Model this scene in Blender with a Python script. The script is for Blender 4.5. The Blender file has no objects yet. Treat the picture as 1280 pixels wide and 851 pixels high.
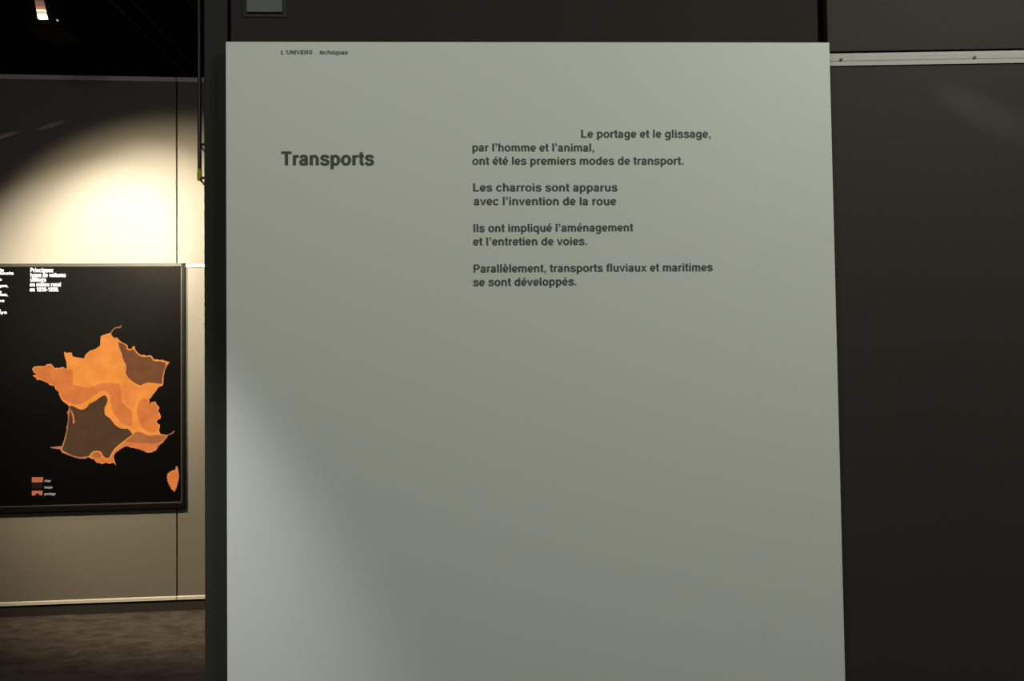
import bpy, bmesh, math, random
from mathutils import Matrix, Vector

C = bpy.context.scene.collection
R = math.radians

# ------------------------------------------------------------------ camera
cam_data = bpy.data.cameras.new('camera')
cam_data.sensor_fit = 'HORIZONTAL'
cam_data.sensor_width = 36.0
cam_data.lens = 36.0 * 1050.0 / 1280.0
cam_data.clip_start = 0.05
camera = bpy.data.objects.new('camera', cam_data)
C.objects.link(camera)
camera.matrix_world = Matrix.Translation((0, 0, 1.5)) @ Matrix([[0.9992272, 0.0118729, -0.037471], [-0.0370822, -0.0314342, -0.9988177], [-0.0130368, 0.9994353, -0.0309697]]).to_4x4()
bpy.context.scene.camera = camera

# ------------------------------------------------------------------ world and exposure
world = bpy.data.worlds.new('world')
world.use_nodes = True
world.node_tree.nodes['Background'].inputs[0].default_value = (0.5, 0.55, 0.5, 1)
world.node_tree.nodes['Background'].inputs[1].default_value = 0.004
bpy.context.scene.world = world
vs = bpy.context.scene.view_settings
vs.view_transform = 'Standard'
vs.look = 'None'
vs.gamma = 1.0
vs.exposure = 0.0
vs.use_curve_mapping = False

# ------------------------------------------------------------------ lamps
def aim(o, target):
    o.rotation_euler = (Vector(target) - o.location).to_track_quat('-Z', 'Y').to_euler()

def area_lamp(name, loc, target, size, power, color, spread=180):
    d = bpy.data.lights.new(name, 'AREA')
    d.shape = 'RECTANGLE'; d.size, d.size_y = size
    d.energy = power; d.color = color; d.spread = R(spread)
    o = bpy.data.objects.new(name, d); C.objects.link(o); o.location = loc; aim(o, target)
    return o

def spot_lamp(name, loc, target, power, color, angle, blend, radius):
    d = bpy.data.lights.new(name, 'SPOT')
    d.energy = power; d.color = color; d.spot_size = R(angle); d.spot_blend = blend; d.shadow_soft_size = radius
    o = bpy.data.objects.new(name, d); C.objects.link(o); o.location = loc; aim(o, target)
    return o

GREENISH = (0.97, 1.0, 0.90)
# general gallery light, up to the right of the visitor
area_lamp('gallery_lamp', (1.9, -0.3, 3.3), (0.6, 1.7, 1.5), (0.8, 0.8), 38, GREENISH)
area_lamp('gallery_lamp', (-1.2, -1.8, 3.6), (0.0, 1.7, 1.4), (1.6, 1.6), 46, GREENISH)
# spot that clips the lower left of the text board
spot_lamp('gallery_spot', (-0.982, 1.149, 2.397), (-0.601, 1.7, 0.965), 76, (0.97, 1.0, 1.0), 32.0, 1.0, 0.04)
# halogen spots on the far wall
spot_lamp('halogen_spot', (-1.639, 3.804, 3.822), (-2.151, 5.365, 2.126), 990, (1.0, 0.93, 0.76), 38.6, 0.82, 0.02)
spot_lamp('halogen_spot', (-0.957, 3.173, 3.418), (-2.454, 5.350, 2.148), 1800, (1.0, 0.93, 0.76), 28.3, 0.84, 0.02)
spot_lamp('halogen_spot', (-2.497, 3.268, 2.999), (-1.868, 5.380, 1.605), 880, (1.0, 0.81, 0.52), 74.8, 0.67, 0.03)

# added fill for the far room, plus unseen narrow spots that draw wall streaks
spot_lamp('far_room_fill', (-0.90, 3.6, 2.90), (-2.0, 4.7, 0.6), 55, (1.0, 0.88, 0.74), 140, 1.0, 0.15)  # added fill, lifts the dim upper wall and the floor
spot_lamp('far_streak_spot', (-1.260, 5.190, 3.546), (-2.685, 5.339, 3.051), 110, (1.0, 0.80, 0.66), 1.3, 1.0, 0.002)  # this and the next: grazing beams added for short streaks
spot_lamp('far_streak_spot', (-1.520, 5.177, 3.423), (-2.962, 5.325, 2.982), 130, (1.0, 0.80, 0.66), 1.3, 1.0, 0.002)
spot_lamp('side_streak_spot', (0.172, 1.462, 2.493), (1.068, 1.720, 2.024), 50, (0.95, 1.0, 0.85), 5.0, 1.0, 0.01)  # grazing beam added for the pale streak on the right wall

# ------------------------------------------------------------------ materials
def mat(name, color, rough=0.5, spec=0.5, noise=0.0, scale=8.0, bump=0.0, bump_scale=200.0, metal=0.0, emit=None, strength=0.0, coat=0.0):
    m = bpy.data.materials.new(name); m.use_nodes = True
    nt = m.node_tree; b = nt.nodes['Principled BSDF']
    b.inputs['Base Color'].default_value = (*color, 1)
    b.inputs['Roughness'].default_value = rough
    b.inputs['Specular IOR Level'].default_value = spec
    b.inputs['Metallic'].default_value = metal
    b.inputs['Coat Weight'].default_value = coat
    b.inputs['Coat Roughness'].default_value = 0.08
    tc = nt.nodes.new('ShaderNodeTexCoord')
    if noise:
        n = nt.nodes.new('ShaderNodeTexNoise'); n.inputs['Scale'].default_value = scale; n.inputs['Detail'].default_value = 6
        r = nt.nodes.new('ShaderNodeMix'); r.data_type = 'RGBA'
        nt.links.new(tc.outputs['Object'], n.inputs['Vector'])
        nt.links.new(n.outputs['Fac'], r.inputs['Factor'])
        r.inputs['A'].default_value = (*[c * (1 - noise) for c in color], 1)
        r.inputs['B'].default_value = (*[min(1, c * (1 + noise)) for c in color], 1)
        nt.links.new(r.outputs['Result'], b.inputs['Base Color'])
    if bump:
        n2 = nt.nodes.new('ShaderNodeTexNoise'); n2.inputs['Scale'].default_value = bump_scale; n2.inputs['Detail'].default_value = 4
        bp = nt.nodes.new('ShaderNodeBump'); bp.inputs['Strength'].default_value = bump; bp.inputs['Distance'].default_value = 0.002
        nt.links.new(tc.outputs['Object'], n2.inputs['Vector'])
        nt.links.new(n2.outputs['Fac'], bp.inputs['Height'])
        nt.links.new(bp.outputs['Normal'], b.inputs['Normal'])
    if emit:
        b.inputs['Emission Color'].default_value = (*emit, 1)
        b.inputs['Emission Strength'].default_value = strength
    return m

WALL = mat('taupe_laminate', (0.0245, 0.0222, 0.0186), 0.6, 0.05, noise=0.06, scale=3, bump=0.15, bump_scale=400)
SIDE_WALL = mat('side_taupe_laminate', (0.0315, 0.0280, 0.0236), 0.55, 0.12, noise=0.06, scale=3, bump=0.15, bump_scale=400)
FAR_WALL = mat('light_taupe_laminate', (0.104, 0.097, 0.085), 0.55, 0.2, noise=0.05, scale=3, bump=0.15, bump_scale=400)
POST = mat('dark_post_paint', (0.0270, 0.0265, 0.0225), 0.6, 0.05)
BACKING = mat('black_recess', (0.004, 0.004, 0.004), 0.9, 0.1)
TRIM = mat('pale_aluminium_trim', (0.42, 0.41, 0.37), 0.5, 0.3, noise=0.08, scale=30)
SCREW = mat('dull_screw', (0.03, 0.027, 0.024), 0.5, 0.4, metal=0.3)
BLACK = mat('black_void_paint', (0.006, 0.006, 0.006), 0.9, 0.1)
PIPE = mat('dark_conduit', (0.05, 0.05, 0.045), 0.5, 0.3)
TUBE = mat('dark_steel_tube', (0.035, 0.028, 0.032), 0.4, 0.5)
TAPE = mat('yellow_green_tape', (0.80, 0.72, 0.04), 0.5, 0.3)
PLINTH = mat('dark_plinth', (0.018, 0.016, 0.014), 0.7, 0.2)
FRAME = mat('black_light_box_frame', (0.003, 0.0026, 0.0024), 0.4, 0.08)
BEAD = mat('grey_bead', (0.028, 0.026, 0.022), 0.4, 0.3)
GLOSS = mat('black_glossy_face', (0.0014, 0.0014, 0.0014), 0.34, 0.05)
FRAME_TOP = mat('grey_black_top_frame', (0.012, 0.011, 0.010), 0.45, 0.4)
INK = mat('dark_green_grey_ink', (0.062, 0.072, 0.060), 0.6, 0.3)
PLATE = mat('grey_plate', (0.07, 0.075, 0.066), 0.5, 0.3)
PLATE_RIM = mat('dark_plate_rim', (0.020, 0.020, 0.016), 0.6, 0.2)
WOOD = mat('batten_wood', (0.2, 0.15, 0.1), 0.7)
LAMP_BODY = mat('black_lamp_body', (0.002, 0.002, 0.002), 0.8, 0.05)

def glow(name, color, strength):
    m = mat(name, tuple(c * 0.006 for c in color), 0.5, 0.04, emit=color, strength=strength)
    nt = m.node_tree; b = nt.nodes['Principled BSDF']
    tc = nt.nodes.new('ShaderNodeTexCoord'); n = nt.nodes.new('ShaderNodeTexNoise')
    n.inputs['Scale'].default_value = 11; n.inputs['Detail'].default_value = 5
    r = nt.nodes.new('ShaderNodeMapRange')
    r.inputs['From Min'].default_value = 0.3; r.inputs['From Max'].default_value = 0.7
    r.inputs['To Min'].default_value = strength * 0.86; r.inputs['To Max'].default_value = strength * 1.1
    nt.links.new(tc.outputs['Object'], n.inputs['Vector']); nt.links.new(n.outputs['Fac'], r.inputs['Value'])
    nt.links.new(r.outputs['Result'], b.inputs['Emission Strength'])
    return m

BRIGHT = glow('print_bright_orange', (0.93, 0.30, 0.05), 0.92)
MID = glow('print_mid_orange', (0.70, 0.19, 0.045), 0.95)
SOFT = glow('print_soft_orange', (0.88, 0.26, 0.055), 0.92)
RUST = glow('print_rust_brown', (0.195, 0.068, 0.026), 0.95)
UMBER = glow('print_umber', (0.085, 0.042, 0.020), 0.95)
OCHRE = glow('print_ochre_brown', (0.42, 0.135, 0.042), 0.95)
WHITE_PRINT = glow('print_white', (1.0, 0.97, 0.90), 2.2)
DIM_PRINT = glow('print_dim_white', (0.45, 0.44, 0.36), 0.9)
COAST = glow('print_coast', (0.50, 0.17, 0.075), 0.9)
LEGEND = glow('print_legend', (0.52, 0.15, 0.055), 0.85)
EDGE = glow('print_edge', (0.40, 0.13, 0.06), 0.9)

# board material: greenish white lacquer with faint grey smudges towards one side
def board_material():
    m = mat('board_lacquer', (0.60, 0.612, 0.548), 0.5, 0.35, bump=0.05, bump_scale=300)
    nt = m.node_tree; b = nt.nodes['Principled BSDF']
    tc = nt.nodes.new('ShaderNodeTexCoord')
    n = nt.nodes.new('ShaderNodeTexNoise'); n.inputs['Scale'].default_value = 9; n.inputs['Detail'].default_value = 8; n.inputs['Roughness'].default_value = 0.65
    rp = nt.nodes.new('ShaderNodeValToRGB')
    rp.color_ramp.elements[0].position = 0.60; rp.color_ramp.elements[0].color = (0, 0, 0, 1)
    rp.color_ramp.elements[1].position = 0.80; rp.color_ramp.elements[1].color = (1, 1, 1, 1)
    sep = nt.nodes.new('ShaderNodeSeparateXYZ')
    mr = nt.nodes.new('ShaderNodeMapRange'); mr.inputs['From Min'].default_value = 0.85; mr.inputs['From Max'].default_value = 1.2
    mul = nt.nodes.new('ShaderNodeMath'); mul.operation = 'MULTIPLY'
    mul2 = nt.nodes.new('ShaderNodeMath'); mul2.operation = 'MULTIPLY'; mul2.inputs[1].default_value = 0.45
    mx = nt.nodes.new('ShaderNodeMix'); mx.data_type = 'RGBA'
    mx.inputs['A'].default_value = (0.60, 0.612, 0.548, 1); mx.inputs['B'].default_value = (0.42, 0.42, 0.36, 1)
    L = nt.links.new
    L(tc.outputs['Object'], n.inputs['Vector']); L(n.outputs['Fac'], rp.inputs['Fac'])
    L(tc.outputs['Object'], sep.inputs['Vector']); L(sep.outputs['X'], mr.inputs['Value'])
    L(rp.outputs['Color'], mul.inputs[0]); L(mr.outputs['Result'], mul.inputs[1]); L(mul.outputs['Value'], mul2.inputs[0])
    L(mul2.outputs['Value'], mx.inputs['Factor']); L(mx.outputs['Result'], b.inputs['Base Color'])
    return m
BOARD = board_material()

def floor_material():
    m = mat('dark_stone_floor', (0.03, 0.026, 0.02), 0.6, 0.15)
    nt = m.node_tree; b = nt.nodes['Principled BSDF']; L = nt.links.new
    tc = nt.nodes.new('ShaderNodeTexCoord')
    mp = nt.nodes.new('ShaderNodeMapping'); mp.inputs['Scale'].default_value = (1, 1.6, 1)
    L(tc.outputs['Object'], mp.inputs['Vector'])
    n = nt.nodes.new('ShaderNodeTexNoise'); n.inputs['Scale'].default_value = 7.0; n.inputs['Detail'].default_value = 10; n.inputs['Roughness'].default_value = 0.68; n.inputs['Distortion'].default_value = 0.6
    rp = nt.nodes.new('ShaderNodeValToRGB')
    e = rp.color_ramp.elements
    e[0].position = 0.30; e[0].color = (0.022, 0.0185, 0.0155, 1)
    e[1].position = 0.72; e[1].color = (0.092, 0.080, 0.069, 1)
    L(mp.outputs['Vector'], n.inputs['Vector']); L(n.outputs['Fac'], rp.inputs['Fac'])
    # pale scuffs
    v = nt.nodes.new('ShaderNodeTexNoise'); v.inputs['Scale'].default_value = 14; v.inputs['Detail'].default_value = 3; v.inputs['Distortion'].default_value = 2.5
    r2 = nt.nodes.new('ShaderNodeValToRGB')
    r2.color_ramp.elements[0].position = 0.68; r2.color_ramp.elements[0].color = (0, 0, 0, 1)
    r2.color_ramp.elements[1].position = 0.76; r2.color_ramp.elements[1].color = (0.5, 0.5, 0.5, 1)
    L(tc.outputs['Object'], v.inputs['Vector']); L(v.outputs['Fac'], r2.inputs['Fac'])
    mx = nt.nodes.new('ShaderNodeMix'); mx.data_type = 'RGBA'; mx.inputs['B'].default_value = (0.17, 0.15, 0.125, 1)
    L(rp.outputs['Color'], mx.inputs['A']); L(r2.outputs['Color'], mx.inputs['Factor']); L(mx.outputs['Result'], b.inputs['Base Color'])
    bp = nt.nodes.new('ShaderNodeBump'); bp.inputs['Strength'].default_value = 0.25; bp.inputs['Distance'].default_value = 0.01
    L(n.outputs['Fac'], bp.inputs['Height']); L(bp.outputs['Normal'], b.inputs['Normal'])
    return m
FLOOR = floor_material()

# ------------------------------------------------------------------ helpers
def link(name, me, m, parent=None, loc=None):
    o = bpy.data.objects.new(name, me); C.objects.link(o)
    if m: me.materials.clear(); me.materials.append(m)
    if parent: o.parent = parent
    if loc: o.location = loc
    return o

def empty(name, loc, rz=0.0):
    o = bpy.data.objects.new(name, None); C.objects.link(o); o.location = loc; o.rotation_euler = (0, 0, rz)
    o.empty_display_size = 0.1
    return o

def tag(o, label, cat, group=None):
    o['label'] = label; o['category'] = cat
    if group: o['group'] = group
    return o

def struct(o):
    o['kind'] = 'structure'; return o

def box(name, x0, x1, y0, y1, z0, z1, m, parent=None, bevel=0.0):
    bm = bmesh.new()
    bmesh.ops.create_cube(bm, size=1)
    for v in bm.verts:
        v.co = (x0 if v.co.x < 0 else x1, y0 if v.co.y < 0 else y1, z0 if v.co.z < 0 else z1)
    if bevel:
        bmesh.ops.bevel(bm, geom=bm.edges[:], offset=bevel, segments=2, affect='EDGES', profile=0.5)
    me = bpy.data.meshes.new(name); bm.to_mesh(me); bm.free()
    return link(name, me, m, parent)

def profile_bar(name, pts, x0, x1, m, parent=None):
    """extrude a (y, z) profile along x"""
    bm = bmesh.new()
    a = [bm.verts.new((x0, y, z)) for y, z in pts]; b = [bm.verts.new((x1, y, z)) for y, z in pts]
    n = len(pts)
    for i in range(n): bm.faces.new((a[i], a[(i + 1) % n], b[(i + 1) % n], b[i]))
    bm.faces.new(a[::-1]); bm.faces.new(b)
    bmesh.ops.recalc_face_normals(bm, faces=bm.faces[:])
    me = bpy.data.meshes.new(name); bm.to_mesh(me); bm.free()
    return link(name, me, m, parent)

def tube(name, path, radius, m, parent=None, seg=12):
    cu = bpy.data.curves.new(name, 'CURVE'); cu.dimensions = '3D'
    cu.bevel_depth = radius; cu.bevel_resolution = 3; cu.use_fill_caps = True
    s = cu.splines.new('POLY'); s.points.add(len(path) - 1)
    for p, q in zip(s.points, path): p.co = (*q, 1)
    return curve_to_object(name, cu, m, parent)

def curve_to_object(name, cu, m, parent):
    tmp = bpy.data.objects.new(name + '_source', cu); C.objects.link(tmp)
    bpy.context.view_layer.update()
    dg = bpy.context.evaluated_depsgraph_get()
    me = bpy.data.meshes.new_from_object(tmp.evaluated_get(dg))
    bpy.data.objects.remove(tmp); bpy.data.curves.remove(cu)
    return link(name, me, m, parent)

def disc(name, c, r, depth, m, parent=None, axis='Y', seg=20, r2=None):
    bm = bmesh.new()
    bmesh.ops.create_cone(bm, cap_ends=True, segments=seg, radius1=r, radius2=r if r2 is None else r2, depth=depth)
    if axis == 'Y': bmesh.ops.rotate(bm, verts=bm.verts, matrix=Matrix.Rotation(R(90), 3, 'X'))
    bmesh.ops.translate(bm, verts=bm.verts, vec=c)
    me = bpy.data.meshes.new(name); bm.to_mesh(me); bm.free()
    return link(name, me, m, parent)

# ------------------------------------------------------------------ lettering: a bold grotesque drawn with strokes
# units: capital height 720, small letters 530; SH / SV are half the stem and half the bar thickness
def arc(cx, cy, rx, ry, a0, a1, n=18):
    return [(cx + rx * math.cos(R(a0 + (a1 - a0) * i / n)), cy + ry * math.sin(R(a0 + (a1 - a0) * i / n))) for i in range(n + 1)]

def smooth(pts, k=5):
    out = []
    P = [pts[0]] + list(pts) + [pts[-1]]
    for i in range(1, len(P) - 2):
        p0, p1, p2, p3 = P[i - 1], P[i], P[i + 1], P[i + 2]
        for j in range(k):
            t = j / k
            out.append(tuple(0.5 * (2 * p1[d] + (p2[d] - p0[d]) * t + (2 * p0[d] - 5 * p1[d] + 4 * p2[d] - p3[d]) * t * t + (3 * p1[d] - p0[d] - 3 * p2[d] + p3[d]) * t ** 3) for d in (0, 1)))
    return out + [pts[-1]]

def st(x, y0, y1): return ('L', [(x, y0), (x, y1)])
def bar(y, x0, x1): return ('L', [(x0, y), (x1, y)])
def poly(*p): return ('P', list(p))
def ring(cx, cy=265, rx=186, ry=222): return ('L', arc(cx, cy, rx, ry, 0, 360, 28))
DOT = poly((69, 0), (209, 0), (209, 145), (69, 145))
E_ = [('L', arc(283, 265, 182, 222, -2, 322, 28)), bar(248, 105, 455)]
P_ = [st(145, 0, 720), ('L', [(145, 662), (385, 662)] + arc(390, 492, 168, 170, 90, -90) + [(145, 322)])]
S_ = [(452, 372), (432, 438), (365, 482), (272, 490), (178, 474), (124, 415), (130, 352), (185, 308), (275, 280), (375, 250), (440, 205), (456, 145), (415, 75), (320, 42), (215, 44), (130, 82), (96, 168)]
ACUTE = poly((205, 590), (335, 590), (455, 745), (300, 745))
GRAVE = poly((230, 590), (360, 590), (262, 745), (105, 745))
FONT = {
 ' ': (278, []), '.': (278, [DOT]), '-': (333, [bar(262, 40, 293)]),
 ',': (278, [DOT, poly((135, 0), (209, 0), (200, -75), (165, -125), (75, -160), (75, -100), (125, -70))]),
 '’': (278, [poly((69, 575), (209, 575), (209, 720), (69, 720)), poly((135, 575), (209, 575), (200, 500), (165, 450), (75, 415), (75, 475), (125, 505))]),
 'a': (556, [('L', smooth([(112, 368), (140, 448), (220, 488), (300, 488), (378, 455), (408, 385), (408, 300)]) + [(408, 120), (420, 55), (447, 0)]),
             ('L', smooth([(408, 318), (345, 290), (230, 272), (140, 235), (104, 158), (130, 80), (205, 44), (300, 58), (375, 110), (405, 190)]))]),
 'b': (611, [st(136, 0, 720), ring(318)]), 'd': (611, [st(475, 0, 720), ring(293)]),
 'p': (611, [st(136, -207, 530), ring(318)]), 'q': (611, [st(475, -207, 530), ring(293)]),
 'g': (611, [('L', smooth([(475, 530), (475, 300), (475, 40), (455, -80), (390, -145), (290, -162), (180, -145), (120, -75)])), ring(293, 278, 186, 210)]),
 'c': (556, [('L', arc(296, 265, 194, 222, 32, 328, 26))]),
 'e': (556, E_), 'é': (556, E_ + [ACUTE]), 'è': (556, E_ + [GRAVE]),
 'f': (333, [('L', [(160, 0), (160, 520)] + smooth([(160, 540), (172, 610), (215, 655), (318, 664)])), bar(482, 12, 315)]),
 'h': (611, [st(136, 0, 720), ('L', arc(305, 300, 168, 184, 180, 0) + [(473, 0)])]),
 'n': (611, [st(136, 0, 530), ('L', arc(305, 300, 168, 184, 180, 0) + [(473, 0)])]),
 'm': (889, [st(134, 0, 530), ('L', arc(290, 320, 155, 164, 180, 0) + [(445, 0)]), ('L', arc(600, 320, 155, 164, 180, 0) + [(755, 0)])]),
 'r': (389, [st(136, 0, 530), ('L', [(136, 280)] + smooth([(140, 330), (175, 420), (250, 470), (374, 476)]))]),
 'u': (611, [st(475, 0, 530), ('L', [(138, 530)] + arc(306, 230, 168, 184, 180, 360))]),
 'i': (278, [st(139, 0, 530), poly((69, 600), (209, 600), (209, 720), (69, 720))]), 'l': (278, [st(139, 0, 720)]),
 'o': (611, [ring(305, 265, 202, 222)]),
 's': (556, [('L', smooth(S_))]),
 't': (333, [('L', [(160, 680), (160, 170)] + smooth([(160, 150), (175, 80), (225, 56), (312, 57)])), bar(480, 12, 312)]),
 'v': (556, [poly((8, 530), (158, 530), (285, 140), (350, 0), (205, 0)), poly((548, 530), (398, 530), (273, 140), (205, 0), (350, 0))]),
 'x': (556, [poly((10, 530), (178, 530), (546, 0), (378, 0)), poly((546, 530), (378, 530), (10, 0), (178, 0))]),
 'y': (556, [poly((8, 530), (158, 530), (340, 20), (205, 0)), poly((548, 530), (398, 530), (200, -60), (150, -95), (70, -95), (70, -207), (200, -207), (300, -150))]),
 'L': (611, [st(145, 0, 720), bar(60, 80, 570)]),
 'T': (611, [st(305, 0, 720), bar(660, 20, 590)]),
 'P': (667, P_), 'R': (722, P_ + [('L', smooth([(380, 322), (480, 300), (535, 240), (545, 120), (575, 0)]))]),
 'I': (278, [st(139, 0, 720)]),
 'U': (722, [('L', [(145, 720)] + arc(361, 265, 216, 215, 180, 360) + [(577, 720)])]),
 'N': (722, [st(142, 0, 720), st(580, 0, 720), poly((72, 720), (225, 720), (650, 0), (497, 0))]),
 'V': (667, [poly((15, 720), (170, 720), (350, 130), (415, 0), (255, 0)), poly((652, 720), (497, 720), (317, 130), (255, 0), (415, 0))]),
 'E': (667, [st(145, 0, 720), bar(60, 80, 620), bar(370, 80, 585), bar(660, 80, 610)]),
 'S': (667, [('L', smooth([(x * 1.2, 10 + y * 1.355) for x, y in S_]))]),
 '0': (556, [ring(278, 360, 186, 312)]), '1': (556, [st(330, 0, 710), bar(560, 80, 330)]),
 '3': (556, [('L', smooth([(100, 520), (130, 610), (220, 660), (330, 655), (410, 600), (415, 500), (350, 400), (270, 385)])), ('L', smooth([(270, 385), (380, 360), (450, 270), (440, 140), (350, 60), (220, 55), (120, 110), (90, 210)]))]),
 '5': (556, [bar(650, 140, 500), ('L', [(165, 660), (135, 350)]), ('L', smooth([(125, 360), (200, 425), (320, 425), (430, 350), (450, 220), (390, 90), (260, 50), (140, 90), (90, 180)]))]),
 '8': (556, [ring(278, 530, 160, 150), ring(278, 212, 185, 165)]),
}

def stroke_quads(pts, sh, sv):
    """left and right edge of a stroke drawn with a flat elliptic pen"""
    n = len(pts); closed = math.dist(pts[0], pts[-1]) < 1e-3
    L, Rt = [], []
    for i in range(n):
        if closed: a, b = pts[(i - 1) % (n - 1)], pts[(i + 1) % (n - 1)]
        else: a, b = pts[max(0, i - 1)], pts[min(n - 1, i + 1)]
        dx, dy = b[0] - a[0], b[1] - a[1]; l = math.hypot(dx, dy) or 1
        nx, ny = -dy / l * sh, dx / l * sv
        L.append((pts[i][0] + nx, pts[i][1] + ny)); Rt.append((pts[i][0] - nx, pts[i][1] - ny))
    return L, Rt

def text_line(name, text, a, b, cap, shear, m, parent, origin, y, weight=1.0):
    """flat lettering from a (left end of the baseline) to b, in the plane y of its parent"""
    x0, z0 = a[0] - origin[0], a[1] - origin[1]; x1, z1 = b[0] - origin[0], b[1] - origin[1]
    length = math.hypot(x1 - x0, z1 - z0); sc = cap / 720.0
    adv = (sum(FONT[c][0] for c in text) - 110) * sc
    k = length / adv
    verts, faces = [], []
    pen = -62.0 * sc * k
    sh, sv = 84 * weight, 62 * weight
    lift = 0.0
    def put(p):
        verts.append((pen + (p[0] * k + shear * p[1]) * sc, p[1] * sc, lift)); return len(verts) - 1
    for ch in text:
        w, shapes = FONT[ch]
        for li_, (kind, pts) in enumerate(shapes):
            lift = 0.00006 * li_
            if kind == 'P':
                faces.append([put(p) for p in pts])
            else:
                L, Rt = stroke_quads(pts, sh, sv)
                li = [put(p) for p in L]; ri = [put(p) for p in Rt]
                for i in range(len(pts) - 1):
                    faces.append((ri[i], ri[i + 1], li[i + 1], li[i]))
        pen += w * sc * k
    me = bpy.data.meshes.new(name); me.from_pydata(verts, [], faces); me.update()
    bm = bmesh.new(); bm.from_mesh(me)
    bmesh.ops.triangulate(bm, faces=[f for f in bm.faces if len(f.verts) > 4])
    for f in bm.faces:
        if f.normal.z < 0: f.normal_flip()
    bm.to_mesh(me); bm.free()
    o = link(name, me, m, parent)
    o.matrix_local = Matrix.Translation((x0, y, z0)) @ Matrix.Rotation(-math.atan2(z1 - z0, x1 - x0), 4, 'Y') @ Matrix.Rotation(R(90), 4, 'X')
    return o


BOARD_TEXT = [('L’UNIVERS', (-0.3976, 2.1383), (-0.3349, 2.1384), 0.0084, 0.2), ('techniques', (-0.3199, 2.1384), (-0.2639, 2.1381), 0.0085, 0.2), ('Transports', (-0.3959, 1.9119), (-0.2126, 1.9112), 0.028, 0), ('Le portage et le glissage,', (0.211, 1.9662), (0.479, 1.9654), 0.0167, 0), ('par l’homme et l’animal,', (-0.0116, 1.9389), (0.2374, 1.9377), 0.0166, 0), ('ont été les premiers modes de transport.', (-0.0114, 1.9113), (0.4214, 1.9099), 0.0166, 0), ('Les charrois sont apparus', (-0.0112, 1.8568), (0.2832, 1.8552), 0.0168, 0), ('avec l’invention de la roue', (-0.0096, 1.8288), (0.28, 1.8271), 0.0168, 0), ('Ils ont impliqué l’aménagement', (-0.0114, 1.7737), (0.3139, 1.7731), 0.0165, 0), ('et l’entretien de voies.', (-0.0117, 1.7465), (0.2198, 1.7457), 0.0165, 0), ('Parallèlement, transports fluviaux et maritimes', (-0.0123, 1.6914), (0.4766, 1.6901), 0.0165, 0), ('se sont développés.', (-0.0127, 1.6638), (0.1969, 1.6634), 0.0164, 0)]
MAP_TEXT = [('Principaux', (-0.4249, 2.1241), (-0.2892, 2.1236), 0.0269, 0), ('types de voitures', (-0.4247, 2.0942), (-0.2151, 2.0934), 0.0259, 0), ('utilisés', (-0.4246, 2.0653), (-0.3319, 2.0649), 0.0259, 0), ('en milieu rural', (-0.4268, 2.0354), (-0.2436, 2.0346), 0.0259, 0), ('en 1830-1850.', (-0.4267, 2.0046), (-0.2554, 2.0037), 0.0249, 0), ('transports', (-0.7084, 2.1285), (-0.5835, 2.1281), 0.0193, 0), ('traditionnels', (-0.7177, 2.1101), (-0.5253, 2.1095), 0.0174, 0), ('charrois', (-0.6987, 2.0739), (-0.595, 2.0735), 0.0148, 0), ('et attelages,', (-0.7173, 2.0333), (-0.5561, 2.0326), 0.0169, 0), ('portage', (-0.6982, 1.9971), (-0.5956, 1.9965), 0.0148, 0), ('sur les routes,', (-0.7357, 1.9785), (-0.5577, 1.9774), 0.0168, 0), ('et voies', (-0.6979, 1.9416), (-0.5792, 1.9409), 0.0149, 0), ('d’eau', (-0.6693, 1.883), (-0.5997, 1.8825), 0.0149, 0), ('du pays', (-0.688, 1.8683), (-0.5642, 1.8674), 0.0168, 0)]
LEGEND_TEXT = [('char', (-0.3355, 0.8253), (-0.2991, 0.8244), 0.0157, 0), ('barque', (-0.3353, 0.7859), (-0.289, 0.7848), 0.0158, 0), ('portage', (-0.3352, 0.7457), (-0.2704, 0.744), 0.0157, 0)]
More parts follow.
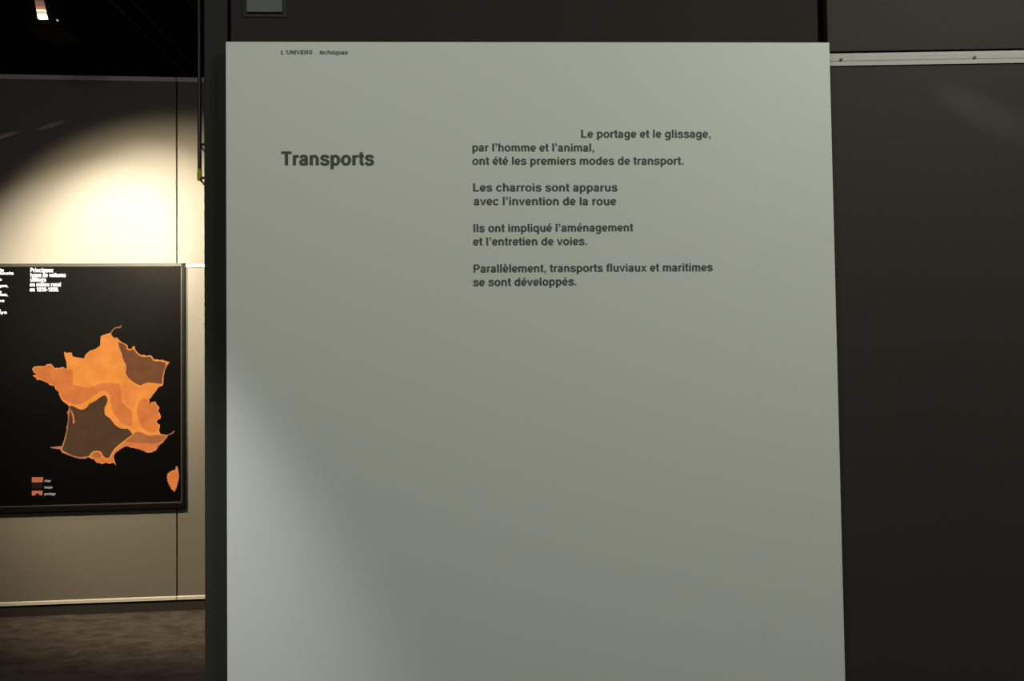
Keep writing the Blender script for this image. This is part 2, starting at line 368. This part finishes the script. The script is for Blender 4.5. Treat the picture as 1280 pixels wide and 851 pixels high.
REGIONS = {
  'coast': [(0.1853, 1.0973), (0.1564, 1.078), (0.118, 1.0465), (0.0844, 1.015), (0.0629, 0.9758), (0.0486, 0.9588), (0.0294, 0.9587), (0.0102, 0.972), (-0.0042, 0.9995), (-0.0257, 1.005), (-0.052, 0.9981), (-0.0662, 0.9762), (-0.0418, 0.9603), (-0.0256, 0.9401), (0.0031, 0.9311), (0.0318, 0.9378), (0.0735, 0.9379), (0.0749, 0.9755), (0.0907, 1.0034), (0.1132, 1.0203), (0.1387, 1.0356), (0.1661, 1.0361), (0.2094, 1.0222), (0.2659, 1.0001), (0.3002, 0.9964), (0.3282, 1.0077), (0.3427, 1.0313), (0.3684, 1.0537), (0.3912, 1.0822), (0.4009, 1.0989), (0.3737, 1.0985), (0.335, 1.1043), (0.2866, 1.0983), (0.248, 1.117), (0.219, 1.1265), (0.1949, 1.116)],
  'swcoast': [(-0.1915, 1.288), (-0.1981, 1.2485), (-0.1974, 1.2039), (-0.2026, 1.1719), (-0.2058, 1.1447), (-0.2194, 1.0872), (-0.2335, 1.0445), (-0.3004, 1.0386), (-0.3004, 1.0341), (-0.2439, 1.025), (-0.2334, 1.0046), (-0.1991, 0.9895), (-0.1591, 0.9738), (-0.1258, 0.9642), (-0.0924, 0.9634), (-0.0743, 0.9729), (-0.0853, 0.9786), (-0.1306, 0.9732), (-0.1654, 0.9818), (-0.1996, 0.9974), (-0.231, 1.0149), (-0.2349, 1.0298), (-0.2255, 1.0463), (-0.2123, 1.0871), (-0.2001, 1.1446), (-0.1932, 1.2039), (-0.1886, 1.2607), (-0.1868, 1.2879)],
  'outline': [(0.0568, 1.7451), (0.0641, 1.7225), (0.0785, 1.7099), (0.093, 1.7147), (0.1027, 1.7021), (0.122, 1.6844), (0.1364, 1.6768), (0.1558, 1.6666), (0.1606, 1.644), (0.1799, 1.6388), (0.1896, 1.6562), (0.1993, 1.6601), (0.2041, 1.636), (0.2235, 1.6132), (0.2453, 1.599), (0.2525, 1.6054), (0.2719, 1.5961), (0.2864, 1.6), (0.301, 1.5988), (0.3107, 1.5846), (0.3204, 1.572), (0.3349, 1.5753), (0.3544, 1.5681), (0.3641, 1.5725), (0.3835, 1.5647), (0.4127, 1.5558), (0.3957, 1.5334), (0.3835, 1.5035), (0.3762, 1.4685), (0.3738, 1.4184), (0.3689, 1.4085), (0.3519, 1.4037), (0.3447, 1.3988), (0.3253, 1.3691), (0.3083, 1.3494), (0.301, 1.3345), (0.2885, 1.3247), (0.2914, 1.3012), (0.2836, 1.2898), (0.2914, 1.2897), (0.3001, 1.3066), (0.3107, 1.3074), (0.3253, 1.3121), (0.334, 1.2925), (0.3422, 1.2839), (0.351, 1.2707), (0.3418, 1.2499), (0.3519, 1.2387), (0.3592, 1.2186), (0.3568, 1.2037), (0.3447, 1.1979), (0.3311, 1.1862), (0.3427, 1.17), (0.3543, 1.1638), (0.3524, 1.1488), (0.3481, 1.1289), (0.3568, 1.1073), (0.3795, 1.1024), (0.4028, 1.1004), (0.398, 1.088), (0.3912, 1.0792), (0.381, 1.0684), (0.3684, 1.0502), (0.3543, 1.0415), (0.3427, 1.0283), (0.335, 1.0145), (0.3282, 1.0047), (0.3132, 0.9991), (0.3002, 0.9934), (0.2818, 0.9928), (0.2659, 0.9971), (0.2528, 1.0084), (0.2374, 1.0122), (0.2239, 1.0199), (0.2094, 1.0187), (0.195, 1.0255), (0.1805, 1.0253), (0.1661, 1.0331), (0.1526, 1.0354), (0.1387, 1.0327), (0.1252, 1.024), (0.1132, 1.0183), (0.1012, 1.0067), (0.0907, 1.0009), (0.0816, 0.9878), (0.0763, 0.9755), (0.0764, 0.9606), (0.0807, 0.9437), (0.0894, 0.9182), (0.0735, 0.9359), (0.051, 0.929), (0.0318, 0.9359), (0.0175, 0.9322), (0.0032, 0.9276), (-0.0088, 0.9348), (-0.0256, 0.9372), (-0.0351, 0.9483), (-0.0418, 0.9583), (-0.059, 0.9627), (-0.0758, 0.9739), (-0.0839, 0.9711), (-0.0924, 0.9644), (-0.1091, 0.9677), (-0.1258, 0.9651), (-0.1425, 0.9715), (-0.1592, 0.9748), (-0.1806, 0.9822), (-0.1987, 0.9905), (-0.2163, 0.9997), (-0.2324, 1.005), (-0.2377, 1.017), (-0.2434, 1.026), (-0.2638, 1.0314), (-0.2994, 1.0351), (-0.2994, 1.0385), (-0.2496, 1.0399), (-0.2326, 1.0435), (-0.2185, 1.0872), (-0.2049, 1.1447), (-0.2078, 1.1621), (-0.2016, 1.1719), (-0.1965, 1.2039), (-0.1971, 1.2336), (-0.2028, 1.2511), (-0.1915, 1.2731), (-0.1915, 1.29), (-0.2078, 1.3051), (-0.2249, 1.3168), (-0.2388, 1.3334), (-0.2508, 1.3608), (-0.2532, 1.3707), (-0.2508, 1.3757), (-0.2628, 1.3882), (-0.2728, 1.3963), (-0.2766, 1.4053), (-0.2785, 1.4167), (-0.2961, 1.4204), (-0.3094, 1.4236), (-0.3156, 1.4336), (-0.3261, 1.4387), (-0.3461, 1.4489), (-0.3651, 1.4561), (-0.3745, 1.4572), (-0.3816, 1.4534), (-0.3902, 1.4708), (-0.4007, 1.4764), (-0.4097, 1.483), (-0.3974, 1.4862), (-0.3846, 1.492), (-0.3984, 1.4991), (-0.4046, 1.5061), (-0.4117, 1.5191), (-0.408, 1.5299), (-0.3986, 1.5387), (-0.3701, 1.5413), (-0.3374, 1.5399), (-0.3294, 1.5487), (-0.318, 1.5526), (-0.299, 1.5533), (-0.2885, 1.5403), (-0.2761, 1.5247), (-0.2656, 1.5301), (-0.2537, 1.5259), (-0.2418, 1.5317), (-0.2257, 1.533), (-0.2171, 1.5245), (-0.2061, 1.5238), (-0.2091, 1.5676), (-0.2173, 1.59), (-0.2207, 1.6085), (-0.2222, 1.6289), (-0.2088, 1.6207), (-0.1945, 1.6226), (-0.1811, 1.6229), (-0.1735, 1.6154), (-0.1744, 1.6044), (-0.1696, 1.5974), (-0.1491, 1.5932), (-0.1251, 1.5889), (-0.1027, 1.5857), (-0.0989, 1.6015), (-0.0912, 1.6129), (-0.0688, 1.6331), (-0.0487, 1.6388), (-0.0295, 1.6471), (-0.007, 1.6648), (-0.0061, 1.6933), (-0.0037, 1.7202), (0.0044, 1.7281), (0.016, 1.732), (0.0352, 1.7378)],
  'west': [(-0.2013, 1.5188), (-0.1708, 1.5134), (-0.17, 1.4235), (-0.127, 1.4119), (-0.084, 1.4014), (-0.0505, 1.4078), (-0.0218, 1.4213), (0.0069, 1.4279), (0.0405, 1.4294), (0.0742, 1.4279), (0.1055, 1.4234), (0.1151, 1.4148), (0.1204, 1.3943), (0.12, 1.3524), (0.1215, 1.3205), (0.1369, 1.2948), (0.161, 1.272), (0.1779, 1.2617), (0.1851, 1.2467), (0.1881, 1.2018), (0.1852, 1.157), (0.1515, 1.1651), (0.1217, 1.1811), (0.0889, 1.2235), (0.0673, 1.2562), (0.059, 1.2807), (0.0571, 1.3186), (0.0522, 1.3505), (0.0382, 1.3746), (0.0118, 1.384), (-0.0131, 1.3759), (-0.0456, 1.3501), (-0.079, 1.3283), (-0.1153, 1.3036), (-0.141, 1.299), (-0.1697, 1.301), (-0.2054, 1.3214), (-0.2384, 1.3452), (-0.2465, 1.3632), (-0.2461, 1.3761), (-0.2675, 1.3982), (-0.2728, 1.4166), (-0.2961, 1.4254), (-0.3233, 1.4446), (-0.3651, 1.462), (-0.3812, 1.4593), (-0.386, 1.4747), (-0.4002, 1.4828), (-0.3799, 1.4919), (-0.3998, 1.5071), (-0.4061, 1.52), (-0.3962, 1.5337), (-0.3369, 1.5355), (-0.3275, 1.5438), (-0.3004, 1.5474), (-0.2775, 1.5188), (-0.2256, 1.5271)],
  'sw': [(-0.1868, 1.2929), (-0.172, 1.2916), (-0.1553, 1.2834), (-0.141, 1.2742), (-0.1266, 1.2685), (-0.1123, 1.2673), (-0.099, 1.2715), (-0.0837, 1.2837), (-0.0708, 1.3023), (-0.0503, 1.3124), (-0.0312, 1.322), (-0.0121, 1.3376), (0.0081, 1.3507), (0.0186, 1.3545), (0.0277, 1.3504), (0.0359, 1.3373), (0.0388, 1.3209), (0.0331, 1.3016), (0.0216, 1.2804), (0.0193, 1.257), (0.0227, 1.2336), (0.0361, 1.2225), (0.0534, 1.2092), (0.0678, 1.1911), (0.0813, 1.1714), (0.0986, 1.1572), (0.1155, 1.1474), (0.1347, 1.1441), (0.1583, 1.1446), (0.1756, 1.1283), (0.1891, 1.1082), (0.1583, 1.0859), (0.1372, 1.0695), (0.118, 1.054), (0.0978, 1.0375), (0.0796, 1.021), (0.0691, 1.0054), (0.0595, 0.9877), (0.0538, 0.974), (0.0457, 0.9643), (0.0313, 0.9651), (0.0184, 0.9718), (0.0088, 0.9834), (0.0049, 0.9949), (-0.0018, 1.0049), (-0.0138, 1.0092), (-0.0257, 1.0104), (-0.04, 1.0097), (-0.0534, 1.0041), (-0.0639, 0.9915), (-0.0734, 0.9773), (-0.0853, 0.9771), (-0.0982, 0.9719), (-0.1306, 0.9741), (-0.1654, 0.9828), (-0.1996, 0.9994), (-0.2296, 1.0168), (-0.2325, 1.0297), (-0.224, 1.0463), (-0.2118, 1.087), (-0.1996, 1.1446), (-0.1932, 1.2039), (-0.1895, 1.2434), (-0.1867, 1.2607)],
  'gir': [(-0.1829, 1.2656), (-0.1762, 1.2649), (-0.1666, 1.243), (-0.1599, 1.2156), (-0.1569, 1.1883), (-0.1626, 1.1805), (-0.1693, 1.1866), (-0.1694, 1.2158), (-0.1761, 1.2432)],
  'ne': [(0.1007, 1.6882), (0.1171, 1.68), (0.1345, 1.6723), (0.149, 1.6626), (0.1548, 1.6375), (0.1751, 1.6313), (0.1925, 1.6391), (0.2022, 1.626), (0.2215, 1.6057), (0.2409, 1.5915), (0.2719, 1.5901), (0.2961, 1.5918), (0.317, 1.5645), (0.3568, 1.561), (0.3903, 1.5506), (0.3874, 1.5245), (0.3753, 1.4896), (0.3684, 1.4536), (0.367, 1.4195), (0.3398, 1.4224), (0.3107, 1.4274), (0.2826, 1.4298), (0.2575, 1.4232), (0.2372, 1.412), (0.2212, 1.4177), (0.2033, 1.4275), (0.185, 1.4412), (0.169, 1.4544), (0.156, 1.4726), (0.1463, 1.4927), (0.1501, 1.5216), (0.1482, 1.5456), (0.1366, 1.5643), (0.1293, 1.5868), (0.125, 1.6069), (0.1172, 1.628), (0.1076, 1.6481)],
  'mid': [(0.1247, 1.4122), (0.1416, 1.4319), (0.156, 1.4376), (0.1898, 1.4172), (0.2188, 1.3998), (0.2575, 1.3972), (0.2913, 1.4067), (0.2575, 1.3852), (0.2285, 1.3632), (0.214, 1.3409), (0.2082, 1.3061), (0.2034, 1.2738), (0.1851, 1.2741), (0.1658, 1.2918), (0.1441, 1.3196), (0.1296, 1.3522)],
  'alps': [(0.2261, 1.3123), (0.243, 1.3255), (0.2657, 1.3321), (0.2817, 1.3228), (0.2827, 1.3073), (0.2769, 1.29), (0.2943, 1.2847), (0.3059, 1.2995), (0.3214, 1.3052), (0.3301, 1.2871), (0.3447, 1.2698), (0.3359, 1.249), (0.3461, 1.2338), (0.3524, 1.2172), (0.3495, 1.2058), (0.3233, 1.1873), (0.3379, 1.1661), (0.3476, 1.1599), (0.3418, 1.1321), (0.334, 1.1222), (0.3156, 1.1186), (0.3001, 1.1199), (0.2793, 1.1253), (0.26, 1.1356), (0.2479, 1.1498), (0.2373, 1.166), (0.2315, 1.186), (0.2262, 1.2061), (0.2189, 1.2311), (0.2141, 1.2536), (0.217, 1.286)],
  'prov': [(0.1978, 1.1125), (0.2094, 1.1207), (0.2204, 1.1235), (0.2359, 1.1212), (0.2489, 1.1149), (0.2658, 1.1046), (0.2827, 1.0963), (0.3059, 1.0949), (0.334, 1.1003), (0.3543, 1.0989), (0.3931, 1.0951), (0.3766, 1.0735), (0.3592, 1.0599), (0.3301, 1.0485), (0.3002, 1.0472), (0.2721, 1.0537), (0.2432, 1.0528), (0.2142, 1.0549), (0.1853, 1.0595), (0.1612, 1.063), (0.1449, 1.0653), (0.1709, 1.0847)],
  'rous': [(-0.0496, 0.9961), (-0.0352, 1.0017), (-0.018, 1.0013), (-0.0065, 0.9932), (-0.0008, 0.9792), (-0.0036, 0.9674), (-0.0256, 0.9669), (-0.0447, 0.9732)],
  'cors': [(0.4561, 0.9057), (0.4624, 0.8941), (0.4639, 0.8806), (0.4677, 0.862), (0.4697, 0.8396), (0.4667, 0.8197), (0.4619, 0.8024), (0.4589, 0.7856), (0.4541, 0.7702), (0.4473, 0.756), (0.44, 0.7442), (0.4327, 0.7564), (0.4211, 0.7626), (0.4202, 0.7746), (0.4119, 0.7788), (0.4134, 0.7907), (0.4027, 0.7949), (0.4076, 0.8067), (0.3969, 0.812), (0.4018, 0.8238), (0.395, 0.829), (0.3979, 0.8428), (0.3974, 0.8518), (0.4023, 0.8606), (0.4124, 0.8693), (0.4221, 0.8756), (0.4347, 0.8808), (0.4464, 0.881), (0.4488, 0.8934), (0.4508, 0.9033)],
  'dk': [(0.0554, 1.7446), (0.065, 1.7625), (0.0813, 1.7764), (0.0977, 1.7803), (0.1103, 1.7822), (0.1199, 1.7941), (0.1218, 1.7851), (0.1161, 1.7701), (0.1074, 1.7732), (0.0842, 1.7704), (0.0698, 1.7575), (0.0621, 1.7406)],
  'nice': [(0.3999, 1.096), (0.4038, 1.1049), (0.4222, 1.1115), (0.4397, 1.1271), (0.4456, 1.125), (0.432, 1.1083), (0.4174, 1.1016)],
  'sw1': [(-0.4107, 0.8571), (-0.3436, 0.8554), (-0.3464, 0.8236), (-0.4105, 0.8252)],
  'sw2': [(-0.4105, 0.8163), (-0.3463, 0.8147), (-0.3471, 0.7872), (-0.4104, 0.7888)],
  'sw3': [(-0.4103, 0.7741), (-0.3471, 0.7725), (-0.3479, 0.745), (-0.3644, 0.7455), (-0.3697, 0.7564), (-0.3848, 0.7568), (-0.3923, 0.7442), (-0.4102, 0.7447)],
}

def print_region(name, pts, origin, y, m, parent, thick=0.0004):
    cu = bpy.data.curves.new(name, 'CURVE'); cu.dimensions = '2D'; cu.fill_mode = 'BOTH'; cu.extrude = thick / 2
    sp = cu.splines.new('POLY'); sp.points.add(len(pts) - 1); sp.use_cyclic_u = True
    for p, q in zip(sp.points, pts): p.co = (q[0] - origin[0], q[1] - origin[1], 0, 1)
    o = curve_to_object(name, cu, m, parent)
    o.matrix_local = Matrix.Translation((0, y, 0)) @ Matrix.Rotation(R(90), 4, 'X')
    return o

# ------------------------------------------------------------------ the setting
fl = struct(box('floor', -8, 6, -3, 9, -0.1, 0, FLOOR))
ce = struct(box('ceiling', -8, 6, -3, 9, 4.6, 4.7, BLACK))

# wall carrying the text board: end post, main panel, dark joints
WZ = 3.3
wb = struct(empty('wall_back', (0, 1.735, 0)))
box('core', -0.545, 0.741, 0.03, 0.11, 0, WZ, BACKING, wb)
ep = box('end_post', -0.5635, -0.516, 0.0, 0.12, 0, WZ, POST, wb, bevel=0.003)
box('wall_panel', -0.5085, 0.7235, 0.0, 0.03, 0.09, WZ, WALL, wb, bevel=0.0015)
box('plinth', -0.5085, 0.7235, 0.012, 0.03, 0.0, 0.088, PLINTH, wb)

# wall to the right, turned a little towards the visitor
RWZ = R(-2.72390)
wr = struct(empty('wall_right', (0.7432, 1.735, 0), RWZ))
box('core', 0.001, 3.2, 0.02, 0.11, 0, WZ, BACKING, wr)
box('wall_panel', 0.0, 1.6, 0.0, 0.02, 0.09, 2.1266, SIDE_WALL, wr, bevel=0.0015)
box('wall_panel', 1.606, 3.2, 0.0, 0.02, 0.09, 2.1266, SIDE_WALL, wr, bevel=0.0015)
box('wall_panel', 0.0, 3.2, 0.0, 0.02, 2.158, WZ, SIDE_WALL, wr, bevel=0.0015)
box('plinth', 0.0, 3.2, 0.012, 0.02, 0.0, 0.088, PLINTH, wr)

def rail_profile(z0, z1, d, back=0.0):
    h = z1 - z0; g = z0 + h * 0.36
    return [(back, z0), (-d, z0), (-d, g - h * .03), (-d + d * .35, g - h * .03), (-d + d * .35, g + h * .03), (-d, g + h * .03), (-d, z1 - h * .22), (-d * .55, z1), (back, z1)]
t1 = struct(empty('trim_1', (0.7432, 1.735, 0), RWZ))
profile_bar('rail', rail_profile(2.1268, 2.1535, 0.0030), 0.0, 3.2, TRIM, t1)
for x in (0.026, 0.307, 0.9, 1.5, 2.1):
    s = disc('screw', (x, -0.0034, 2.1390), 0.0034, 0.0022, SCREW, t1, seg=12)

# far wall on the left
LP = R(2.87463); LX, LY = -2.36491, 5.35466
wl = struct(empty('wall_left', (LX, LY, 0), LP))
box('core', -4.5, 4.5, 0.05, 0.12, 0.0, 3.36, BACKING, wl)
for x0, x1 in ((-4.4, -1.968), (-1.962, 0.4446)):
    box('wall_panel', x0, x1, 0.0, 0.05, 0.095, 3.341, FAR_WALL, wl, bevel=0.001)
box('wall_panel', 0.4534, 2.9, 0.0, 0.05, 2.1785, 3.341, FAR_WALL, wl, bevel=0.001)
box('wall_panel', 0.4534, 2.9, -0.001, 0.05, 0.095, 2.1545, FAR_WALL, wl, bevel=0.001)
t2 = struct(empty('trim_2', (LX, LY, 0), LP))
for x0, x1, dz in ((-4.4, 0.4465, 0), (0.4515, 2.9, 0.001)):
    profile_bar('top_rail', rail_profile(3.341 - dz, 3.371 - dz, 0.008), x0, x1, TRIM, t2)
t3 = struct(empty('trim_3', (LX, LY, 0), LP))
for x0, x1 in ((-4.4, 0.4465), (0.4515, 2.9)):
    profile_bar('bottom_rail', rail_profile(0.0715, 0.094, 0.008), x0, x1, TRIM, t3)
t4 = struct(empty('trim_4', (LX, LY, 0), LP))
profile_bar('middle_rail', rail_profile(2.155, 2.1765, 0.006), 0.4534, 2.9, TRIM, t4)
bb = struct(box('baseboard_left', -4.4, 2.9, 0.004, 0.024, 0.0, 0.060, PLINTH))
bb.location = (LX, LY, 0); bb.rotation_euler = (0, 0, LP)

# ------------------------------------------------------------------ text board
BX, BZ = -0.508, 0.35
tb = tag(empty('text_board', (BX, 1.70, BZ)), 'large pale grey-green text board headed Transports, on the dark wall', 'board')
W = 1.240; Ht = 2.1645 - BZ
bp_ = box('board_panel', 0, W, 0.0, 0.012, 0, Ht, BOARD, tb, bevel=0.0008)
for x in (0.12, W - 0.12 - 0.05):
    box('batten', x, x + 0.05, 0.012, 0.034, 0.05, Ht - 0.08, WOOD, tb)
for i, (s, a, b, cap, sh) in enumerate(BOARD_TEXT):
    nm = 'heading' if s == 'Transports' else ('header_word' if i < 2 else 'text_line')
    big = s == 'Transports'
    o = text_line(nm, s, (a[0] - BX, a[1] - BZ), (b[0] - BX, b[1] - BZ), cap, sh, INK, tb, (0, 0), -0.0004, weight=1.12 if big else 1.03)
    if big: o['label'] = 'large bold dark heading'
    if i < 2: o['label'] = 'small slanted dark word near the top edge'

# ------------------------------------------------------------------ plate at the top of the wall
wp = tag(empty('wall_plate', (-0.4375, 1.735, 2.237)), 'small grey blank plate in a dark rim above the text board', 'plate')
box('plate', -0.0365, 0.0365, -0.007, -0.001, 0.0, 0.085, PLATE, wp, bevel=0.0012)
box('rim', -0.0440, 0.0440, -0.002, 0.0, -0.0080, 0.093, PLATE_RIM, wp, bevel=0.0005)

# ------------------------------------------------------------------ map light box on the far wall
lb = empty('map_light_box', (LX, LY, 0), LP)
tag(lb, 'black framed wall light box with an orange map of regions', 'light box')
X0, X1, Z0, Z1 = -1.05, 0.507, 0.643, 2.178
box('case', X0 + 0.004, X1 - 0.004, -0.018, 0.0, Z0 + 0.004, Z1 - 0.004, FRAME, lb)
box('face', X0 + 0.02, X1 - 0.02, -0.0250, -0.0182, Z0 + 0.03, Z1 - 0.02, GLOSS, lb)
fr = 0.018
box('frame_side', X0, X0 + fr, -0.032, 0.0, Z0, Z1, FRAME, lb, bevel=0.002)
box('frame_side', X1 - fr, X1, -0.032, 0.0, Z0, Z1, FRAME, lb, bevel=0.002)
box('frame_top', X0 + fr, X1 - fr, -0.030, 0.0, Z1 - 0.022, Z1, FRAME_TOP, lb, bevel=0.003)
box('frame_bottom', X0 + fr, X1 - fr, -0.032, 0.0, Z0, Z0 + 0.034, FRAME, lb, bevel=0.002)
for nm, a in (('bead', (X1 - fr - 0.007, X1 - fr - 0.0005, Z0 + 0.034, Z1 - 0.024)), ('bead', (X0 + fr + 0.001, X0 + fr + 0.007, Z0 + 0.034, Z1 - 0.024)), ('bead', (X0 + fr, X1 - fr, Z0 + 0.0345, Z0 + 0.040))):
    box(nm, a[0], a[1], -0.029, -0.0245, a[2], a[3], BEAD, lb, bevel=0.0008)
O = (0, 0)
def reg(name, key, m, layer, label=None):
    o = print_region(name, REGIONS[key], O, -0.0253 - 0.0005 * layer, m, lb)
    if label: o['label'] = label
    return o
reg('map_mainland', 'outline', BRIGHT, 0, 'bright orange mainland')
reg('map_island', 'cors', MID, 0, 'small orange island')
reg('map_region', 'west', MID, 1, 'deeper orange western region')
reg('map_region', 'sw', UMBER, 1, 'dark brown south-western region')
reg('map_region', 'ne', RUST, 1, 'rust brown north-eastern region')
reg('map_region', 'mid', SOFT, 1, 'soft orange central region')
reg('map_region', 'alps', MID, 1, 'deeper orange eastern region')
reg('map_region', 'coast', MID, 1, 'deeper orange southern coast')
reg('map_stroke', 'swcoast', COAST, 2, 'thin brownish coast line')
reg('map_region', 'prov', OCHRE, 2, 'ochre brown south-eastern region')
reg('map_region', 'rous', OCHRE, 2, 'small ochre patch at the southern edge')
reg('map_stroke', 'gir', MID, 2); reg('map_stroke', 'dk', EDGE, 1); reg('map_stroke', 'nice', EDGE, 1)
reg('legend_swatch', 'sw1', LEGEND, 0, 'orange legend swatch'); reg('legend_swatch', 'sw2', glow('print_nearly_black', (0.02, 0.008, 0.006), 0.8), 0, 'nearly black legend swatch'); reg('legend_swatch', 'sw3', LEGEND, 0, 'notched orange legend swatch')
for s, a, b, cap, sh in MAP_TEXT:
    text_line('map_text_line', s, a, b, cap, sh, WHITE_PRINT, lb, O, -0.0256, weight=1.1)
for s, a, b, cap, sh in LEGEND_TEXT:
    text_line('legend_text', s, a, b, cap, sh, DIM_PRINT, lb, O, -0.0256)

# ------------------------------------------------------------------ hanging dark tube frame behind the end post
hp = tag(empty('hanging_frame', (-0.989, 3.0, 2.162)), 'thin dark tube frame hanging beside the wall end, yellow-green tape at its foot', 'frame')
tube('upright', [(0, 0, 2.43), (0, 0, 0.012)], 0.0073, TUBE, hp)
tube('upright', [(0.14, 0, 2.43), (0.14, 0, 0.03)], 0.0073, TUBE, hp)
for z in (0.140, 0.020):
    tube('rung', [(0.0, 0, z), (0.026, 0, z + 0.002), (0.14, 0, z + 0.002)], 0.0050, TUBE, hp)
    hk = [(0.004, -0.005, z - 0.004), (0.009, -0.009, z - 0.011), (0.018, -0.010, z - 0.023), (0.030, -0.009, z - 0.031), (0.053, 0, z - 0.035), (0.14, 0, z - 0.035)]
    tube('brace', hk, 0.0034, TUBE, hp)
disc('tape', (0, 0, 0.032), 0.0082, 0.040, TAPE, hp, axis='Z')

# ------------------------------------------------------------------ conduits under the ceiling
for i, (x, lab) in enumerate(((-2.664, 'dim conduit under the black ceiling, leftmost of the three'), (-2.516, 'dim conduit under the black ceiling, middle one of three'), (-2.112, 'dim conduit under the black ceiling, nearest the wall end'))):
    cp = tube('ceiling_conduit', [(x, -2.9, 4.2), (x, 8.9, 4.2)], 0.014, PIPE)
    tag(cp, lab, 'conduit', 'conduits under the ceiling')

# ------------------------------------------------------------------ projector hanging from the ceiling
pj = tag(empty('ceiling_projector', (-2.36, 4.6, 3.40)), 'black projector hanging from the ceiling with a bright slatted window', 'projector')
box('housing', -0.10, 0.10, 0.02, 0.26, -0.02, 0.34, LAMP_BODY, pj, bevel=0.006)
tube('hanger', [(0, 0.14, 0.34), (0, 0.14, 1.2)], 0.010, LAMP_BODY, pj)
def slab(name, z0, z1, m, parent, y0=0.004, y1=0.02):
    sl = lambda z: -0.10 * (z / 0.3) * 0.36
    bm = bmesh.new(); wv = 0.045
    pts = []
    for z, hw in ((z0, 0.024 - 0.02 * z0), (z1, 0.024 - 0.02 * z1)):
        for s in (-1, 1):
            for y in (y0, y1):
                pts.append(bm.verts.new((0.003 + sl(z) * 1.6 + s * hw, y, z)))
    bmesh.ops.convex_hull(bm, input=bm.verts)
    me = bpy.data.meshes.new(name); bm.to_mesh(me); bm.free()
    return link(name, me, m, parent)
win = slab('window_glass', 0.026, 0.048, glow('lamp_white', (1.0, 0.93, 0.72), 3.0), pj)
slab('window_glass', 0.049, 0.066, glow('lamp_cream', (0.75, 0.66, 0.5), 1.0), pj)
slab('window_glass', 0.067, 0.075, glow('lamp_yellow', (1.0, 0.85, 0.45), 2.0), pj)
slab('window_glass', 0.076, 0.092, glow('lamp_orange', (0.62, 0.17, 0.05), 1.0), pj)
slab('window_glass', 0.093, 0.118, glow('lamp_brown', (0.20, 0.14, 0.12), 0.9), pj)
slab('window_glass', 0.119, 0.16, glow('lamp_amber', (0.22, 0.11, 0.05), 0.7), pj)
disc('pilot_light', (0.074, 0.015, 0.020), 0.004, 0.01, glow('pilot', (0.6, 0.62, 0.66), 0.8), pj)
